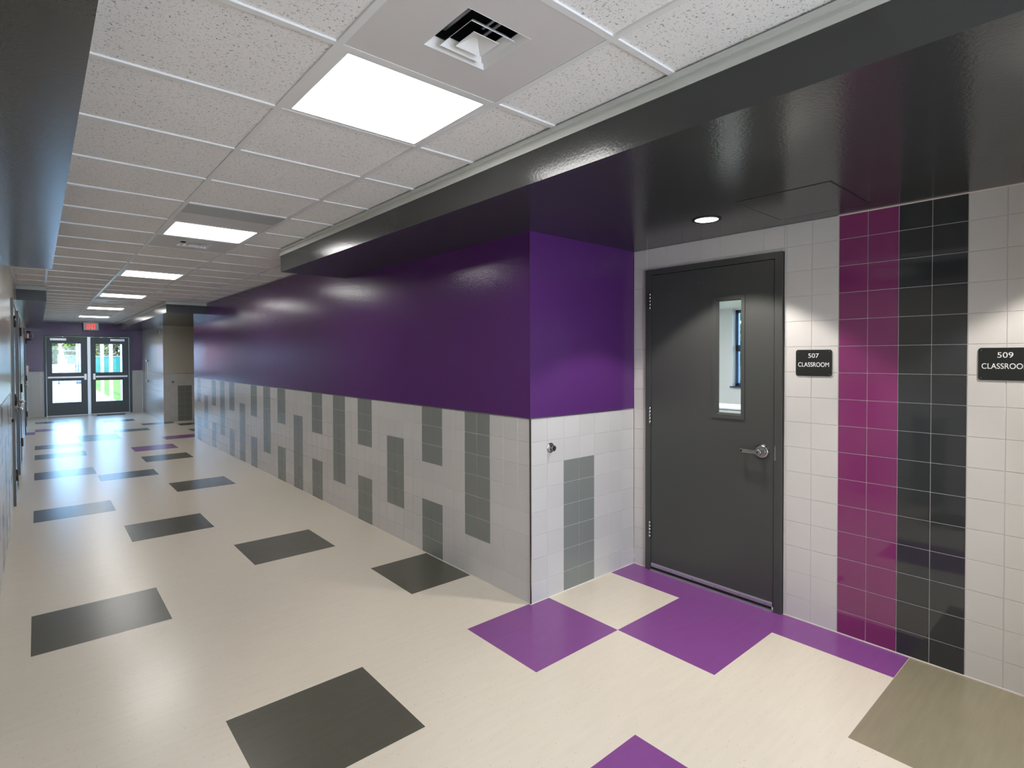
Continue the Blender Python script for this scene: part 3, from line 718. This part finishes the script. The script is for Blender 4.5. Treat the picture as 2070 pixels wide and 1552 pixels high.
m = MB(); m.box(cx1, cx1+.3, wy_1, cy1, 0, cz, CW); m.box(cx1, cx1+.3, cy0, wy_0, 0, cz, CW); m.box(cx1, cx1+.3, wy_0, wy_1, 0, wz_0, CW); m.box(cx1, cx1+.3, wy_0, wy_1, wz_1, cz, CW)
m.build('wall_classroom_window_side', **ST)
wd = empty('window_1', (cx1+.2, 3.7, wz_0), **ST)
m = MB(); fx = cx1+.16
m.box(fx, fx+.08, wy_1-.07, wy_1, wz_0, wz_1, BLUEF); m.box(fx, fx+.08, wy_0, wy_0+.1, wz_0, wz_1, BLUEF); m.box(fx, fx+.08, wy_0, wy_1, wz_0, wz_0+.07, BLUEF); m.box(fx, fx+.08, wy_0, wy_1, wz_1-.07, wz_1, BLUEF)
for y in (5.0, 3.7, 2.4): m.box(fx, fx+.08, y-.04, y+.04, wz_0, wz_1, BLUEF)
m.box(fx, fx+.08, wy_0, wy_1, 1.72, 1.87, BLUEF); m.build('window_frame', wd)
MB().box(fx+.03, fx+.036, wy_0, wy_1, wz_0, wz_1, GLASS2).build('pane', wd)
MB().box(cx1-.06, cx1+.16, wy_0-.03, wy_1+.03, wz_0-.03, wz_0, BLUEF).build('window_sill', wd)
area('sky_portal_classroom', (cx1+.12, 3.7, 1.8), (0, math.radians(90), 0), 1.8, 5.3, 0, portal=True)
tree(17.5, 8.6, 7.0, 2.4, 'leafy tree outside the classroom window', 9, [0, 1, 2])
MB().box(cx1+.35, 40, -20, 18, -.25, -.06, GRASS).build('ground_side', kind='structure')
CLL = emis('classroom_fill_lens', (250, 253, 255), 40)  # unseen panels added to make the classroom bright
for i, (lx, ly) in enumerate(((6.0, 2.2), (6.0, 5.6), (9.6, 2.2), (9.6, 5.6))):
    t = thing('classroom_fill_light', 'unseen ceiling light added to brighten the classroom, '+['near the door', 'near the door on the far side', 'by the window', 'by the window on the far side'][i], 'ceiling light', (lx, ly, cz), 'added classroom lights')
    m = MB(); m.box(lx-.6, lx+.6, ly-.3, ly+.3, cz-.02, cz, WHITE); m.build('frame', t)
    MB().box(lx-.57, lx+.57, ly-.27, ly+.27, cz-.024, cz-.02, CLL).build('lens', t)
t = thing('classroom_table', 'white topped table with dark legs seen through the door glass', 'table', (8.9, 4.5, 0))
TT = mat('table_top', (226, 232, 234), .35)
m = MB(); m.box(8.55, 9.3, 3.6, 5.2, .735, .76, TT, .004); m.build('tabletop', t); MB().box(8.55, 9.3, 3.6, 5.2, .722, .735, BLACK).build('edge_band', t)
for xx, yy in ((8.65, 3.75), (8.65, 4.72), (9.2, 3.75), (9.2, 5.05)): MB().tube((xx, yy, 0), (xx, yy+.04, .722), .016, DKMET, 12).build('leg', t)

SC.cycles.use_denoising = True
SC.cycles.max_bounces = 8; SC.cycles.diffuse_bounces = 5; SC.cycles.glossy_bounces = 4; SC.cycles.transparent_max_bounces = 8
SC.cycles.sample_clamp_indirect = 6
